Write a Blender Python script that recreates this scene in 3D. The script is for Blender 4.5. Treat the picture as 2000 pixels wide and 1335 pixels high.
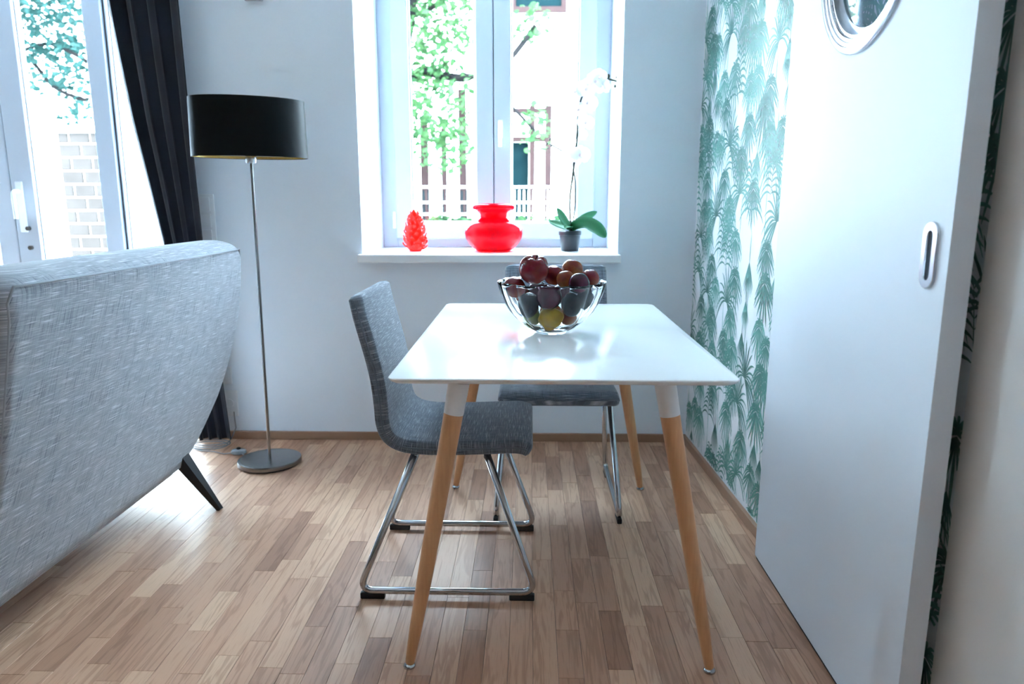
import bpy, bmesh, math, random
from mathutils import Vector, Matrix, noise

for o in list(bpy.data.objects):
    bpy.data.objects.remove(o)
sc = bpy.context.scene
COL = sc.collection
PI = math.pi
R = math.radians

# ------------------------------------------------------------------ camera
cd = bpy.data.cameras.new('camera')
cam = bpy.data.objects.new('camera', cd)
COL.objects.link(cam)
cam.location = (0, 0, 1.145)
cam.rotation_euler = (R(90 - 11.19), 0, R(1.43))
cd.sensor_width = 36.0
cd.lens = 25.2
cd.clip_start = 0.02
cd.dof.use_dof = True
cd.dof.focus_distance = 2.05
cd.dof.aperture_fstop = 3.2
sc.camera = cam

# ------------------------------------------------------------------ world, sun, window portals, exposure
SKY = 30.0
world = bpy.data.worlds.new('sky')
sc.world = world
world.use_nodes = True
bg = world.node_tree.nodes['Background']
bg.inputs['Color'].default_value = (0.61, 0.815, 1.0, 1)
bg.inputs['Strength'].default_value = SKY

sd = bpy.data.lights.new('sun', 'SUN')
sd.energy = 12.0
sd.angle = R(0.6)
sd.color = (0.93, 0.97, 1.0)
sun = bpy.data.objects.new('sun', sd)
COL.objects.link(sun)
sun.location = (0, -6, 9)
sun.rotation_euler = (R(40), 0, R(-14))

def portal(name, x0, x1, z0, z1, y):
    l = bpy.data.lights.new(name, 'AREA')
    l.shape = 'RECTANGLE'
    l.size = x1 - x0
    l.size_y = z1 - z0
    l.cycles.is_portal = True
    o = bpy.data.objects.new(name, l)
    COL.objects.link(o)
    o.location = ((x0 + x1) / 2, y, (z0 + z1) / 2)
    o.rotation_euler = (R(-90), 0, 0)
portal('window_portal', -0.775, 0.40, 0.90, 2.45, 3.97)
portal('balcony_portal', -3.35, -1.62, 0.0, 2.45, 3.97)

sc.view_settings.view_transform = 'Standard'
sc.view_settings.look = 'None'
sc.view_settings.gamma = 1.0
sc.view_settings.use_curve_mapping = False
sc.view_settings.exposure = 1.15
sc.cycles.use_denoising = True
sc.cycles.max_bounces = 16
sc.cycles.diffuse_bounces = 8
sc.cycles.transparent_max_bounces = 24
sc.cycles.sample_clamp_indirect = 12

# ------------------------------------------------------------------ materials
def srgb(r, g, b):
    f = lambda c: ((c / 255) / 12.92 if c / 255 <= .04045 else ((c / 255 + .055) / 1.055) ** 2.4)
    return (f(r), f(g), f(b), 1)

MATS = {}
def new(name):
    m = bpy.data.materials.new(name)
    m.use_nodes = True
    nt = m.node_tree
    b = nt.nodes['Principled BSDF']
    MATS[name] = m
    return m, nt, b

def nd(nt, t, **kw):
    n = nt.nodes.new(t)
    for k, v in kw.items():
        setattr(n, k, v)
    return n

def mixc(nt, fac, a, b, blend='MIX'):
    n = nd(nt, 'ShaderNodeMix', data_type='RGBA', blend_type=blend)
    n.clamp_factor = True
    for sock, val in ((n.inputs[0], fac), (n.inputs[6], a), (n.inputs[7], b)):
        if isinstance(val, (int, float, tuple)):
            sock.default_value = val
        else:
            nt.links.new(val, sock)
    return n.outputs[2]

def plain(name, col, rough=.5, metal=0, var=.06, scale=9, bump=0, bscale=300, coat=0, spec=.5):
    m, nt, b = new(name)
    tc = nd(nt, 'ShaderNodeTexCoord')
    n = nd(nt, 'ShaderNodeTexNoise')
    n.inputs['Scale'].default_value = scale
    n.inputs['Detail'].default_value = 3
    nt.links.new(tc.outputs['Object'], n.inputs['Vector'])
    d = tuple(max(0, c * (1 - var)) for c in col[:3]) + (1,)
    l = tuple(min(1, c * (1 + var)) for c in col[:3]) + (1,)
    nt.links.new(mixc(nt, n.outputs['Fac'], d, l), b.inputs['Base Color'])
    b.inputs['Roughness'].default_value = rough
    b.inputs['Metallic'].default_value = metal
    b.inputs['Coat Weight'].default_value = coat
    b.inputs['Specular IOR Level'].default_value = spec
    if bump:
        n2 = nd(nt, 'ShaderNodeTexNoise')
        n2.inputs['Scale'].default_value = bscale
        nt.links.new(tc.outputs['Object'], n2.inputs['Vector'])
        bp = nd(nt, 'ShaderNodeBump')
        bp.inputs['Strength'].default_value = bump
        bp.inputs['Distance'].default_value = .002
        nt.links.new(n2.outputs['Fac'], bp.inputs['Height'])
        nt.links.new(bp.outputs['Normal'], b.inputs['Normal'])
    return m

plain('wall_paint', (.77, .83, .90, 1), .75, var=.015, scale=3, bump=.08, bscale=180)
plain('rear_low_fill', (.22, .19, .165, 1), .8, var=.03, scale=3)  # unseen walls, invented dark warm tone to keep the fill light low
plain('ceiling_paint', (.90, .91, .92, 1), .8, var=.01)
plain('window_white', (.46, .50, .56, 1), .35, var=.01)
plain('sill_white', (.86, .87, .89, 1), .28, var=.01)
plain('door_white', (.72, .76, .82, 1), .5, var=.01, scale=2)
plain('jamb_white', (.78, .75, .72, 1), .6, var=.03, scale=3)
plain('table_white', (.92, .93, .935, 1), .17, var=.005, coat=0)
plain('leg_white', (.84, .85, .87, 1), .35, var=.01)
plain('plate_white', (.80, .82, .85, 1), .4, var=.01)
plain('paper_white', (.84, .86, .88, 1), .6, var=.02, scale=4)
plain('chrome', (.52, .54, .57, 1), .10, 1, var=.02)
plain('brushed_steel', (.26, .255, .25, 1), .27, 1, var=.08, scale=40)
plain('satin_steel', (.62, .64, .68, 1), .25, 1, var=.03)
plain('black_rubber', (.012, .012, .014, 1), .6)
plain('black_wood', (.010, .010, .012, 1), .38)
plain('shade_black', (.0015, .002, .003, 1), .55, spec=.12)
plain('shade_gold', (.75, .55, .22, 1), .25, 1)
plain('gasket', (.03, .035, .045, 1), .6)
plain('clear_plastic', (.26, .27, .29, 1), .2)
plain('pot_black', (.012, .016, .022, 1), .38)
plain('bark', (.0090, .0083, .0083, 1), .9, var=.3, scale=20, spec=0)
plain('stem_green', (.012, .022, .006, 1), .5)
plain('stake', (.07, .06, .03, 1), .6)

plain('petal_eye', (.85, .70, .66, 1), .5)
plain('facade_white', (.80, .80, .78, 1), .8, var=.03, scale=2)
plain('brown_frame', (.0210, .0125, .0120, 1), .8, var=.15, spec=0)
plain('teal_dark', (.0026, .0075, .0086, 1), .8, spec=0)
plain('fence_white', (.85, .86, .86, 1), .4)
plain('pale_brick', (.0290, .0240, .0215, 1), .9, var=.25, scale=8, spec=0)
plain('mortar', (.80, .78, .75, 1), .9)
plain('paving', (.60, .58, .54, 1), .9, var=.08, scale=3)
plain('linen_dark', (.06, .07, .09, 1), .9)

def curtain_mat():
    m, nt, b = new('curtain_cloth')
    tc = nd(nt, 'ShaderNodeTexCoord')
    n = nd(nt, 'ShaderNodeTexNoise')
    n.inputs['Scale'].default_value = 400
    nt.links.new(tc.outputs['Object'], n.inputs['Vector'])
    nt.links.new(mixc(nt, n.outputs['Fac'], (.006, .008, .016, 1), (.015, .018, .030, 1)), b.inputs['Base Color'])
    b.inputs['Roughness'].default_value = .8
    b.inputs['Sheen Weight'].default_value = .25
    b.inputs['Sheen Roughness'].default_value = .4
    b.inputs['Specular IOR Level'].default_value = .2
curtain_mat()

def fabric(name, dark, mid, light, fine=1.0):
    """woven slub cloth; the threads follow the UV map, which is in metres"""
    m, nt, b = new(name)
    tc = nd(nt, 'ShaderNodeTexCoord')
    def thread(sx, sy, det=2):
        mp = nd(nt, 'ShaderNodeMapping')
        mp.inputs['Scale'].default_value = (sx, sy, 1)
        nt.links.new(tc.outputs['UV'], mp.inputs['Vector'])
        n = nd(nt, 'ShaderNodeTexNoise')
        n.inputs['Scale'].default_value = 1
        n.inputs['Detail'].default_value = det
        nt.links.new(mp.outputs['Vector'], n.inputs['Vector'])
        return n.outputs['Fac']
    def ramp(x, a, c):
        r = nd(nt, 'ShaderNodeMapRange')
        r.inputs['From Min'].default_value = a
        r.inputs['From Max'].default_value = c
        nt.links.new(x, r.inputs['Value'])
        return r.outputs['Result']
    k = fine
    a = ramp(thread(330 * k, 9 * k), .52, .72)      # dark warp slubs
    c = ramp(thread(11 * k, 360 * k), .54, .74)     # light weft slubs
    d = ramp(thread(9 * k, 260 * k), .55, .75)      # dark weft slubs
    e = ramp(thread(900 * k, 900 * k), .35, .65)    # fine weave
    base = mixc(nt, e, mid, tuple(x * .72 for x in mid[:3]) + (1,))
    base = mixc(nt, a, base, dark)
    dd = nd(nt, 'ShaderNodeMath', operation='MULTIPLY')
    nt.links.new(d, dd.inputs[0]); dd.inputs[1].default_value = .6
    base = mixc(nt, dd.outputs[0], base, dark)
    base = mixc(nt, c, base, light)
    nt.links.new(base, b.inputs['Base Color'])
    nt.links.new(mixc(nt, .5, base, (1, 1, 1, 1)), b.inputs['Sheen Tint'])
    b.inputs['Roughness'].default_value = .85
    b.inputs['Specular IOR Level'].default_value = .25
    b.inputs['Sheen Weight'].default_value = 1.0
    b.inputs['Sheen Roughness'].default_value = .28
    bp = nd(nt, 'ShaderNodeBump')
    bp.inputs['Strength'].default_value = .35
    bp.inputs['Distance'].default_value = .001
    nt.links.new(e, bp.inputs['Height'])
    nt.links.new(bp.outputs['Normal'], b.inputs['Normal'])
    return m
fabric('sofa_cloth', (.11, .13, .17, 1), (.43, .46, .51, 1), (.82, .85, .89, 1), 1.35)
fabric('chair_cloth', (.030, .037, .052, 1), (.18, .21, .26, 1), (.56, .60, .67, 1), 1.5)

def oak(name, island):
    """oak strip: grain runs along local Y, each strip has its own tone"""
    m, nt, b = new(name)
    tc = nd(nt, 'ShaderNodeTexCoord')
    if island:
        g = nd(nt, 'ShaderNodeNewGeometry')
        rnd = g.outputs['Random Per Island']
    else:
        oi = nd(nt, 'ShaderNodeObjectInfo')
        rnd = oi.outputs['Random']
    off = nd(nt, 'ShaderNodeVectorMath', operation='SCALE')
    cmb = nd(nt, 'ShaderNodeCombineXYZ')
    for i in range(3):
        nt.links.new(rnd, cmb.inputs[i])
    nt.links.new(cmb.outputs[0], off.inputs[0])
    off.inputs['Scale'].default_value = 37.0
    add = nd(nt, 'ShaderNodeVectorMath', operation='ADD')
    nt.links.new(tc.outputs['Object'], add.inputs[0])
    nt.links.new(off.outputs[0], add.inputs[1])
    mp = nd(nt, 'ShaderNodeMapping')
    mp.inputs['Scale'].default_value = (34, 2.4, 5)
    nt.links.new(add.outputs[0], mp.inputs['Vector'])
    n1 = nd(nt, 'ShaderNodeTexNoise')
    n1.inputs['Scale'].default_value = 1; n1.inputs['Detail'].default_value = 3
    n1.inputs['Distortion'].default_value = .6
    nt.links.new(mp.outputs[0], n1.inputs['Vector'])
    # growth rings: contour lines of the stretched noise
    mul = nd(nt, 'ShaderNodeMath', operation='MULTIPLY'); mul.inputs[1].default_value = 26
    nt.links.new(n1.outputs['Fac'], mul.inputs[0])
    sn = nd(nt, 'ShaderNodeMath', operation='SINE')
    nt.links.new(mul.outputs[0], sn.inputs[0])
    rr = nd(nt, 'ShaderNodeMapRange')
    rr.inputs['From Min'].default_value = .2; rr.inputs['From Max'].default_value = 1
    nt.links.new(sn.outputs[0], rr.inputs['Value'])
    # pores
    mp2 = nd(nt, 'ShaderNodeMapping')
    mp2.inputs['Scale'].default_value = (420, 14, 60)
    nt.links.new(add.outputs[0], mp2.inputs['Vector'])
    n2 = nd(nt, 'ShaderNodeTexNoise')
    n2.inputs['Scale'].default_value = 1; n2.inputs['Detail'].default_value = 2
    nt.links.new(mp2.outputs[0], n2.inputs['Vector'])
    ramp = nd(nt, 'ShaderNodeValToRGB')
    cr = ramp.color_ramp
    cr.elements[0].position = 0; cr.elements[0].color = (.34, .170, .100, 1)
    cr.elements[1].position = 1; cr.elements[1].color = (.64, .40, .26, 1)
    for p, c in ((.18, (.46, .25, .155, 1)), (.45, (.53, .30, .19, 1)), (.75, (.58, .345, .22, 1))):
        el = cr.elements.new(p); el.color = c
    nt.links.new(rnd, ramp.inputs['Fac'])
    dk = mixc(nt, 1.0, ramp.outputs['Color'], (.58, .50, .44, 1), 'MULTIPLY')
    f1 = nd(nt, 'ShaderNodeMath', operation='MULTIPLY'); f1.inputs[1].default_value = .55
    nt.links.new(rr.outputs['Result'], f1.inputs[0])
    c1 = mixc(nt, f1.outputs[0], ramp.outputs['Color'], dk)
    r2 = nd(nt, 'ShaderNodeMapRange')
    r2.inputs['From Min'].default_value = .55; r2.inputs['From Max'].default_value = .75
    r2.inputs['To Max'].default_value = .5
    nt.links.new(n2.outputs['Fac'], r2.inputs['Value'])
    c2 = mixc(nt, r2.outputs['Result'], c1, dk)
    nt.links.new(c2, b.inputs['Base Color'])
    b.inputs['Roughness'].default_value = .46
    b.inputs['Specular IOR Level'].default_value = .6
    bp = nd(nt, 'ShaderNodeBump')
    bp.inputs['Strength'].default_value = .12; bp.inputs['Distance'].default_value = .001
    nt.links.new(n2.outputs['Fac'], bp.inputs['Height'])
    nt.links.new(bp.outputs['Normal'], b.inputs['Normal'])
    return m
oak('oak_strip', False)
oak('oak_strip_far', True)
plain('subfloor', (.06, .04, .03, 1), .9)
plain('oak_trim', (.33, .19, .12, 1), .4, var=.18, scale=14)

def beech():
    m, nt, b = new('beech')
    tc = nd(nt, 'ShaderNodeTexCoord')
    mp = nd(nt, 'ShaderNodeMapping'); mp.inputs['Scale'].default_value = (160, 160, 12)
    nt.links.new(tc.outputs['Object'], mp.inputs['Vector'])
    n = nd(nt, 'ShaderNodeTexNoise'); n.inputs['Scale'].default_value = 1; n.inputs['Detail'].default_value = 3
    nt.links.new(mp.outputs[0], n.inputs['Vector'])
    nt.links.new(mixc(nt, n.outputs['Fac'], (.58, .27, .125, 1), (.76, .41, .20, 1)), b.inputs['Base Color'])
    b.inputs['Roughness'].default_value = .42
beech()

def glass(name, col=(1, 1, 1, 1), rough=0, ior=1.45):
    m, nt, b = new(name)
    g = nd(nt, 'ShaderNodeBsdfGlass')
    g.inputs['Color'].default_value = col; g.inputs['Roughness'].default_value = rough; g.inputs['IOR'].default_value = ior
    nt.links.new(g.outputs[0], nt.nodes['Material Output'].inputs['Surface'])
    nt.nodes.remove(b)
    return m
glass('bowl_glass', (.985, .992, .996, 1), 0, 1.27)

def pane_mat(name, tint=(1, 1, 1, 1)):
    m, nt, b = new(name)
    t = nd(nt, 'ShaderNodeBsdfTransparent'); t.inputs['Color'].default_value = tint
    g = nd(nt, 'ShaderNodeBsdfGlossy'); g.inputs['Roughness'].default_value = .02
    lw = nd(nt, 'ShaderNodeLayerWeight'); lw.inputs['Blend'].default_value = .5
    pw = nd(nt, 'ShaderNodeMath', operation='POWER'); pw.inputs[1].default_value = 5
    nt.links.new(lw.outputs['Facing'], pw.inputs[0])
    f = nd(nt, 'ShaderNodeMath', operation='MULTIPLY_ADD'); f.inputs[1].default_value = .9; f.inputs[2].default_value = .03
    nt.links.new(pw.outputs[0], f.inputs[0])
    mx = nd(nt, 'ShaderNodeMixShader')
    nt.links.new(f.outputs[0], mx.inputs[0])
    nt.links.new(t.outputs[0], mx.inputs[1]); nt.links.new(g.outputs[0], mx.inputs[2])
    nt.links.new(mx.outputs[0], nt.nodes['Material Output'].inputs['Surface'])
    nt.nodes.remove(b)
pane_mat('pane', (.96, .98, .98, 1))
pane_mat('porthole_pane', (.90, .95, .98, 1))

def red_glass(name, col, trans):
    m, nt, b = new(name)
    b.inputs['Base Color'].default_value = col
    b.inputs['Roughness'].default_value = .06
    b.inputs['Coat Weight'].default_value = .5
    b.inputs['Subsurface Weight'].default_value = 0
    tr = nd(nt, 'ShaderNodeBsdfTranslucent'); tr.inputs['Color'].default_value = col
    tp = nd(nt, 'ShaderNodeBsdfTransparent'); tp.inputs['Color'].default_value = col
    m1 = nd(nt, 'ShaderNodeMixShader'); m1.inputs[0].default_value = .35
    nt.links.new(tr.outputs[0], m1.inputs[1]); nt.links.new(tp.outputs[0], m1.inputs[2])
    m2 = nd(nt, 'ShaderNodeMixShader'); m2.inputs[0].default_value = trans
    nt.links.new(b.outputs[0], m2.inputs[1]); nt.links.new(m1.outputs[0], m2.inputs[2])
    nt.links.new(m2.outputs[0], nt.nodes['Material Output'].inputs['Surface'])
def vase_mat():
    m, nt, b = new('vase_red')
    b.inputs['Base Color'].default_value = (.80, .003, .030, 1)
    b.inputs['Roughness'].default_value = .04
    g = nd(nt, 'ShaderNodeBsdfGlass'); g.inputs['Color'].default_value = (.96, .085, .16, 1); g.inputs['IOR'].default_value = 1.35
    tr = nd(nt, 'ShaderNodeBsdfTranslucent'); tr.inputs['Color'].default_value = (.95, .004, .02, 1)
    m1 = nd(nt, 'ShaderNodeMixShader'); m1.inputs[0].default_value = .14
    nt.links.new(g.outputs[0], m1.inputs[1]); nt.links.new(tr.outputs[0], m1.inputs[2])
    m2 = nd(nt, 'ShaderNodeMixShader'); m2.inputs[0].default_value = .75
    nt.links.new(b.outputs[0], m2.inputs[1]); nt.links.new(m1.outputs[0], m2.inputs[2])
    nt.links.new(m2.outputs[0], nt.nodes['Material Output'].inputs['Surface'])
vase_mat()
red_glass('cone_red', (.90, .035, .012, 1), .5)

def leaf_mat(name, a, c, tr=.45, spec=0):
    m, nt, b = new(name)
    g = nd(nt, 'ShaderNodeNewGeometry')
    col = mixc(nt, g.outputs['Random Per Island'], a, c)
    nt.links.new(col, b.inputs['Base Color'])
    b.inputs['Roughness'].default_value = .55
    b.inputs['Specular IOR Level'].default_value = spec
    t = nd(nt, 'ShaderNodeBsdfTranslucent')
    nt.links.new(col, t.inputs['Color'])
    mx = nd(nt, 'ShaderNodeMixShader'); mx.inputs[0].default_value = tr
    nt.links.new(b.outputs[0], mx.inputs[1]); nt.links.new(t.outputs[0], mx.inputs[2])
    nt.links.new(mx.outputs[0], nt.nodes['Material Output'].inputs['Surface'])
leaf_mat('leaf_spring', (.022, .053, .022, 1), (.042, .084, .031, 1))
leaf_mat('leaf_cool', (.0090, .026, .0225, 1), (.021, .046, .041, 1))
leaf_mat('leaf_hedge', (.0110, .029, .0145, 1), (.027, .050, .020, 1))
leaf_mat('petal_white', (.90, .90, .92, 1), (.95, .95, .96, 1), .6)
leaf_mat('orchid_leaf', (.012, .11, .045, 1), (.02, .19, .06, 1), .25, .5)

def print_mat():
    m, nt, b = new('palm_print')
    a = nd(nt, 'ShaderNodeAttribute', attribute_name='tint')
    nt.links.new(a.outputs['Color'], b.inputs['Base Color'])
    b.inputs['Roughness'].default_value = .6
print_mat()

def fruit_mat(name, a, c, rough=.35, scale=30, bloom=None):
    m, nt, b = new(name)
    tc = nd(nt, 'ShaderNodeTexCoord')
    n = nd(nt, 'ShaderNodeTexNoise'); n.inputs['Scale'].default_value = scale; n.inputs['Detail'].default_value = 4
    nt.links.new(tc.outputs['Object'], n.inputs['Vector'])
    r = nd(nt, 'ShaderNodeMapRange'); r.inputs['From Min'].default_value = .38; r.inputs['From Max'].default_value = .64
    nt.links.new(n.outputs['Fac'], r.inputs['Value'])
    nt.links.new(mixc(nt, r.outputs['Result'], a, c), b.inputs['Base Color'])
    b.inputs['Roughness'].default_value = rough
    b.inputs['Specular IOR Level'].default_value = .3
fruit_mat('apple_red', (.13, .004, .014, 1), (.20, .030, .022, 1), .16, 22)
fruit_mat('nectarine_red', (.14, .005, .012, 1), (.24, .030, .010, 1), .2, 22)
fruit_mat('peach_orange', (.18, .022, .008, 1), (.32, .105, .018, 1), .25, 18)
fruit_mat('plum_purple', (.034, .003, .012, 1), (.070, .007, .024, 1), .14, 25)
fruit_mat('plum_blue', (.003, .005, .010, 1), (.007, .010, .018, 1), .14, 25)
fruit_mat('lemon_yellow', (.50, .29, .010, 1), (.60, .38, .025, 1), .3, 40)
fruit_mat('pear_green', (.15, .21, .012, 1), (.22, .27, .025, 1), .3, 30)

# ------------------------------------------------------------------ mesh helpers (world coordinates in, origin at the thing's base)
def base_of(o):
    while o.parent:
        o = o.parent
    return Vector(o.location)

def merge(*gs):
    V, F, U = [], [], []
    has = all(len(g) > 2 and g[2] for g in gs)
    for g in gs:
        k = len(V)
        V += g[0]; F += [tuple(i + k for i in f) for f in g[1]]
        if has: U += g[2]
    return (V, F, U) if has else (V, F)

def obj(name, g, mat, parent=None, base=None, smooth=False, uv=None, bevel=0, seg=2, angle=None, solid=0, sub=0):
    b = base_of(parent) if parent else Vector(base or (0, 0, 0))
    me = bpy.data.meshes.new(name)
    me.from_pydata([tuple(Vector(v) - b) for v in g[0]], [], g[1])
    if len(g) > 2 and g[2]:
        ul = me.uv_layers.new(name='uv')
        for l in me.loops:
            ul.data[l.index].uv = g[2][l.vertex_index]
    if bevel or angle is None:
        bm = bmesh.new(); bm.from_mesh(me)
        if len(g) < 3:
            bmesh.ops.recalc_face_normals(bm, faces=bm.faces)
        if bevel:
            es = [e for e in bm.edges if len(e.link_faces) == 2 and e.calc_face_angle(0) > R(40)]
            bmesh.ops.bevel(bm, geom=es, offset=bevel, segments=seg, profile=.5, affect='EDGES', clamp_overlap=True)
        bm.to_mesh(me); bm.free()
    if smooth:
        for p in me.polygons: p.use_smooth = True
        if smooth != 'all':
            try: me.set_sharp_from_angle(angle=R(45))
            except Exception: pass
    me.materials.append(MATS[mat])
    o = bpy.data.objects.new(name, me)
    COL.objects.link(o)
    if parent:
        o.parent = parent
    else:
        o.location = b
    if solid:
        md = o.modifiers.new('solid', 'SOLIDIFY'); md.thickness = solid; md.offset = 0
    if sub:
        md = o.modifiers.new('sub', 'SUBSURF'); md.levels = sub; md.render_levels = sub
    return o

def thing(name, label, cat, loc, group=None):
    o = bpy.data.objects.new(name, None)
    COL.objects.link(o)
    o.empty_display_size = .05
    o.location = loc
    return tag(o, label, cat, group)

def tag(o, label, cat, group=None, kind=None):
    o['label'] = label; o['category'] = cat
    if group: o['group'] = group
    if kind: o['kind'] = kind
    return o

def struct(o, label=None):
    o['kind'] = 'structure'
    if label: o['label'] = label
    return o

def box(x0, x1, y0, y1, z0, z1):
    V = [(x, y, z) for z in (z0, z1) for y in (y0, y1) for x in (x0, x1)]
    F = [(0, 2, 3, 1), (4, 5, 7, 6), (0, 1, 5, 4), (2, 6, 7, 3), (0, 4, 6, 2), (1, 3, 7, 5)]
    return (V, F)

def tube(P, r, n=10, caps=True, closed=False):
    P = [Vector(p) for p in P]
    m = len(P)
    rr = r if isinstance(r, (list, tuple)) else [r] * m
    V, F = [], []
    up = None
    for i in range(m):
        if closed:
            t = (P[(i + 1) % m] - P[i - 1]).normalized()
        else:
            t = (P[min(i + 1, m - 1)] - P[max(i - 1, 0)]).normalized()
        if up is None:
            up = t.orthogonal().normalized()
        up = (up - t * up.dot(t))
        up = up.normalized() if up.length > 1e-6 else t.orthogonal().normalized()
        s = t.cross(up)
        for k in range(n):
            a = 2 * PI * k / n
            V.append(tuple(P[i] + (up * math.cos(a) + s * math.sin(a)) * rr[i]))
    for i in range(m if closed else m - 1):
        j = (i + 1) % m
        for k in range(n):
            l = (k + 1) % n
            F.append((i * n + k, i * n + l, j * n + l, j * n + k))
    if caps and not closed:
        F.append(tuple(range(n - 1, -1, -1)))
        F.append(tuple((m - 1) * n + k for k in range(n)))
    return (V, F)

def fillet(P, rad, seg=5):
    P = [Vector(p) for p in P]
    out = [P[0]]
    for i in range(1, len(P) - 1):
        a, b, c = P[i - 1], P[i], P[i + 1]
        u, v = (a - b), (c - b)
        d = min(rad, u.length * .45, v.length * .45)
        p, q = b + u.normalized() * d, b + v.normalized() * d
        for k in range(seg + 1):
            t = k / seg
            out.append(p * (1 - t) ** 2 + b * 2 * t * (1 - t) + q * t * t)
    out.append(P[-1])
    return out

def loft(rings, cap=True, uvs=None):
    n = len(rings[0])
    V = [tuple(p) for r in rings for p in r]
    F = []
    for i in range(len(rings) - 1):
        for k in range(n):
            l = (k + 1) % n
            F.append((i * n + k, i * n + l, (i + 1) * n + l, (i + 1) * n + k))
    if cap:
        F.append(tuple(range(n - 1, -1, -1)))
        F.append(tuple((len(rings) - 1) * n + k for k in range(n)))
    return (V, F, uvs) if uvs else (V, F)

def lathe(prof, c, n=32, mod=None, ax=1, ay=1, rot=0):
    rings = []
    for (r, z) in prof:
        ring = []
        for k in range(n):
            a = 2 * PI * k / n
            q = r * (mod(a, z) if mod else 1)
            x, y = q * math.cos(a) * ax, q * math.sin(a) * ay
            ring.append((c[0] + x * math.cos(rot) - y * math.sin(rot), c[1] + x * math.sin(rot) + y * math.cos(rot), c[2] + z))
        rings.append(ring)
    return loft(rings)

def rrect(hw, ht, r, n=5):
    out = []
    r = min(r, hw * .999, ht * .999)
    for sx, sy, a0 in ((1, 1, 0), (-1, 1, 90), (-1, -1, 180), (1, -1, 270)):
        for k in range(n + 1):
            a = R(a0 + 90 * k / n)
            out.append((sx * (hw - r) + r * math.cos(a), sy * (ht - r) + r * math.sin(a)))
    return out

def lerp_tab(tab, x):
    if x <= tab[0][0]: return tab[0][1]
    for (a, u), (b, v) in zip(tab, tab[1:]):
        if x <= b: return u + (v - u) * (x - a) / (b - a)
    return tab[-1][1]

def copy_tree(o, parent=None):
    c = o.copy(); COL.objects.link(c)
    if parent: c.parent = parent
    for ch in [q for q in bpy.data.objects if q.parent == o]:
        copy_tree(ch, c)
    return c

# ------------------------------------------------------------------ room shell
WY = 3.325           # room face of the back wall
WT = 3.92            # its outer face
XL, YB, ZC = -4.3, -3.2, 2.95
def holes_wall(x0, x1, holes, y0, y1, z0, z1):
    """a wall along X with rectangular holes, as one mesh of boxes"""
    g = []
    xs = x0
    for (a, b, c, d) in holes:
        g.append(box(xs, a, y0, y1, z0, z1))
        if c > z0: g.append(box(a, b, y0, y1, z0, c))
        g.append(box(a, b, y0, y1, d, z1))
        xs = b
    g.append(box(xs, x1, y0, y1, z0, z1))
    return merge(*g)
WX0, WX1, WZ0, WZ1 = -0.777, 0.403, 0.862, 2.45
DX0, DX1, DZ1 = -3.35, -1.62, 2.45
wb = struct(obj('wall_back', holes_wall(XL - .3, 1.4, [(DX0, DX1, 0, DZ1), (WX0, WX1, WZ0, WZ1)], WY, WT, -.25, ZC), 'wall_paint'))
struct(obj('ceiling', box(XL - .3, 1.4, YB - .3, WT, ZC, ZC + .25), 'ceiling_paint'))
struct(obj('wall_left', box(XL - .3, XL, YB - .3, WY, -.25, ZC), 'rear_low_fill'))
struct(obj('wall_rear', box(XL, 1.3, YB - .3, YB, -.25, ZC), 'rear_low_fill'))

# right wall: papered stretch runs slightly off square
KW = 0.0445
def wx(y): return 0.752 + KW * (3.34 - y)
def quadwall(y0, y1, z0, z1, off, th):
    V = []
    for z in (z0, z1):
        V += [(wx(y0) + off, y0, z), (wx(y1) + off, y1, z), (wx(y1) + off + th, y1, z), (wx(y0) + off + th, y0, z)]
    return (V, [(0, 1, 2, 3), (7, 6, 5, 4), (0, 4, 5, 1), (1, 5, 6, 2), (2, 6, 7, 3), (3, 7, 4, 0)])
wr = struct(obj('wall_right', quadwall(1.05, WY, -.25, ZC, 0, .3), 'paper_white'), 'papered wall with green palm print')
struct(obj('wall_right_near', box(.90, 1.3, YB, 1.05, -.25, ZC), 'jamb_white'), 'plain grey white wall beside the camera')
struct(obj('trim_1', box(.822, .90, -.6, 1.325, 0, ZC - .3), 'jamb_white', bevel=.003), 'wide pale door casing at the near right')

# skirting
struct(obj('baseboard_back', merge(box(-1.62, wx(3.31) - .0, WY - .014, WY, 0, .040), box(XL, DX0, WY - .014, WY, 0, .040)), 'oak_trim', bevel=.003))
struct(obj('baseboard_right', quadwall(1.33, WY - .016, 0, .040, -.016, .016), 'oak_trim', bevel=.003))

# floor: oak strips, each its own piece in view
random.seed(11)
fl = struct(obj('floor', box(XL, 1.3, YB, WY, -.06, -.014), 'subfloor'))
LENS = [.20, .26, .32, .38, .44, .50]
SW = .0625
G = .0004
strip_me = {}
for L in LENS:
    g = box(-SW / 2 + G, SW / 2 - G, -L / 2 + G, L / 2 - G, -.014, 0)
    tmp = obj('oak_strip', g, 'oak_strip', bevel=.0004, seg=1)
    strip_me[L] = tmp.data
    bpy.data.objects.remove(tmp)
rest = []
n = 0
x = XL + SW / 2
while x < 1.0:
    y = YB - random.random() * .4
    while y < WY:
        L = random.choice(LENS)
        c = y + L / 2
        inside = -1.58 < x < wx(c) + .01 and y + L > 1.15 and y < WY
        if inside and n < 300:
            o = bpy.data.objects.new('oak_strip', strip_me[L])
            COL.objects.link(o)
            o.location = (x, c, random.uniform(-.0002, .0002))
            o.parent = fl
            n += 1
        elif x < 1.28:
            rest.append(box(x - SW / 2 + G, x + SW / 2 - G, max(y, YB) + G, min(y + L, WY + .1) - G, -.014, 0))
        y += L
    x += SW
ro = obj('oak_strips', merge(*rest), 'oak_strip_far', fl)
ro['kind'] = 'stuff'

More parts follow.
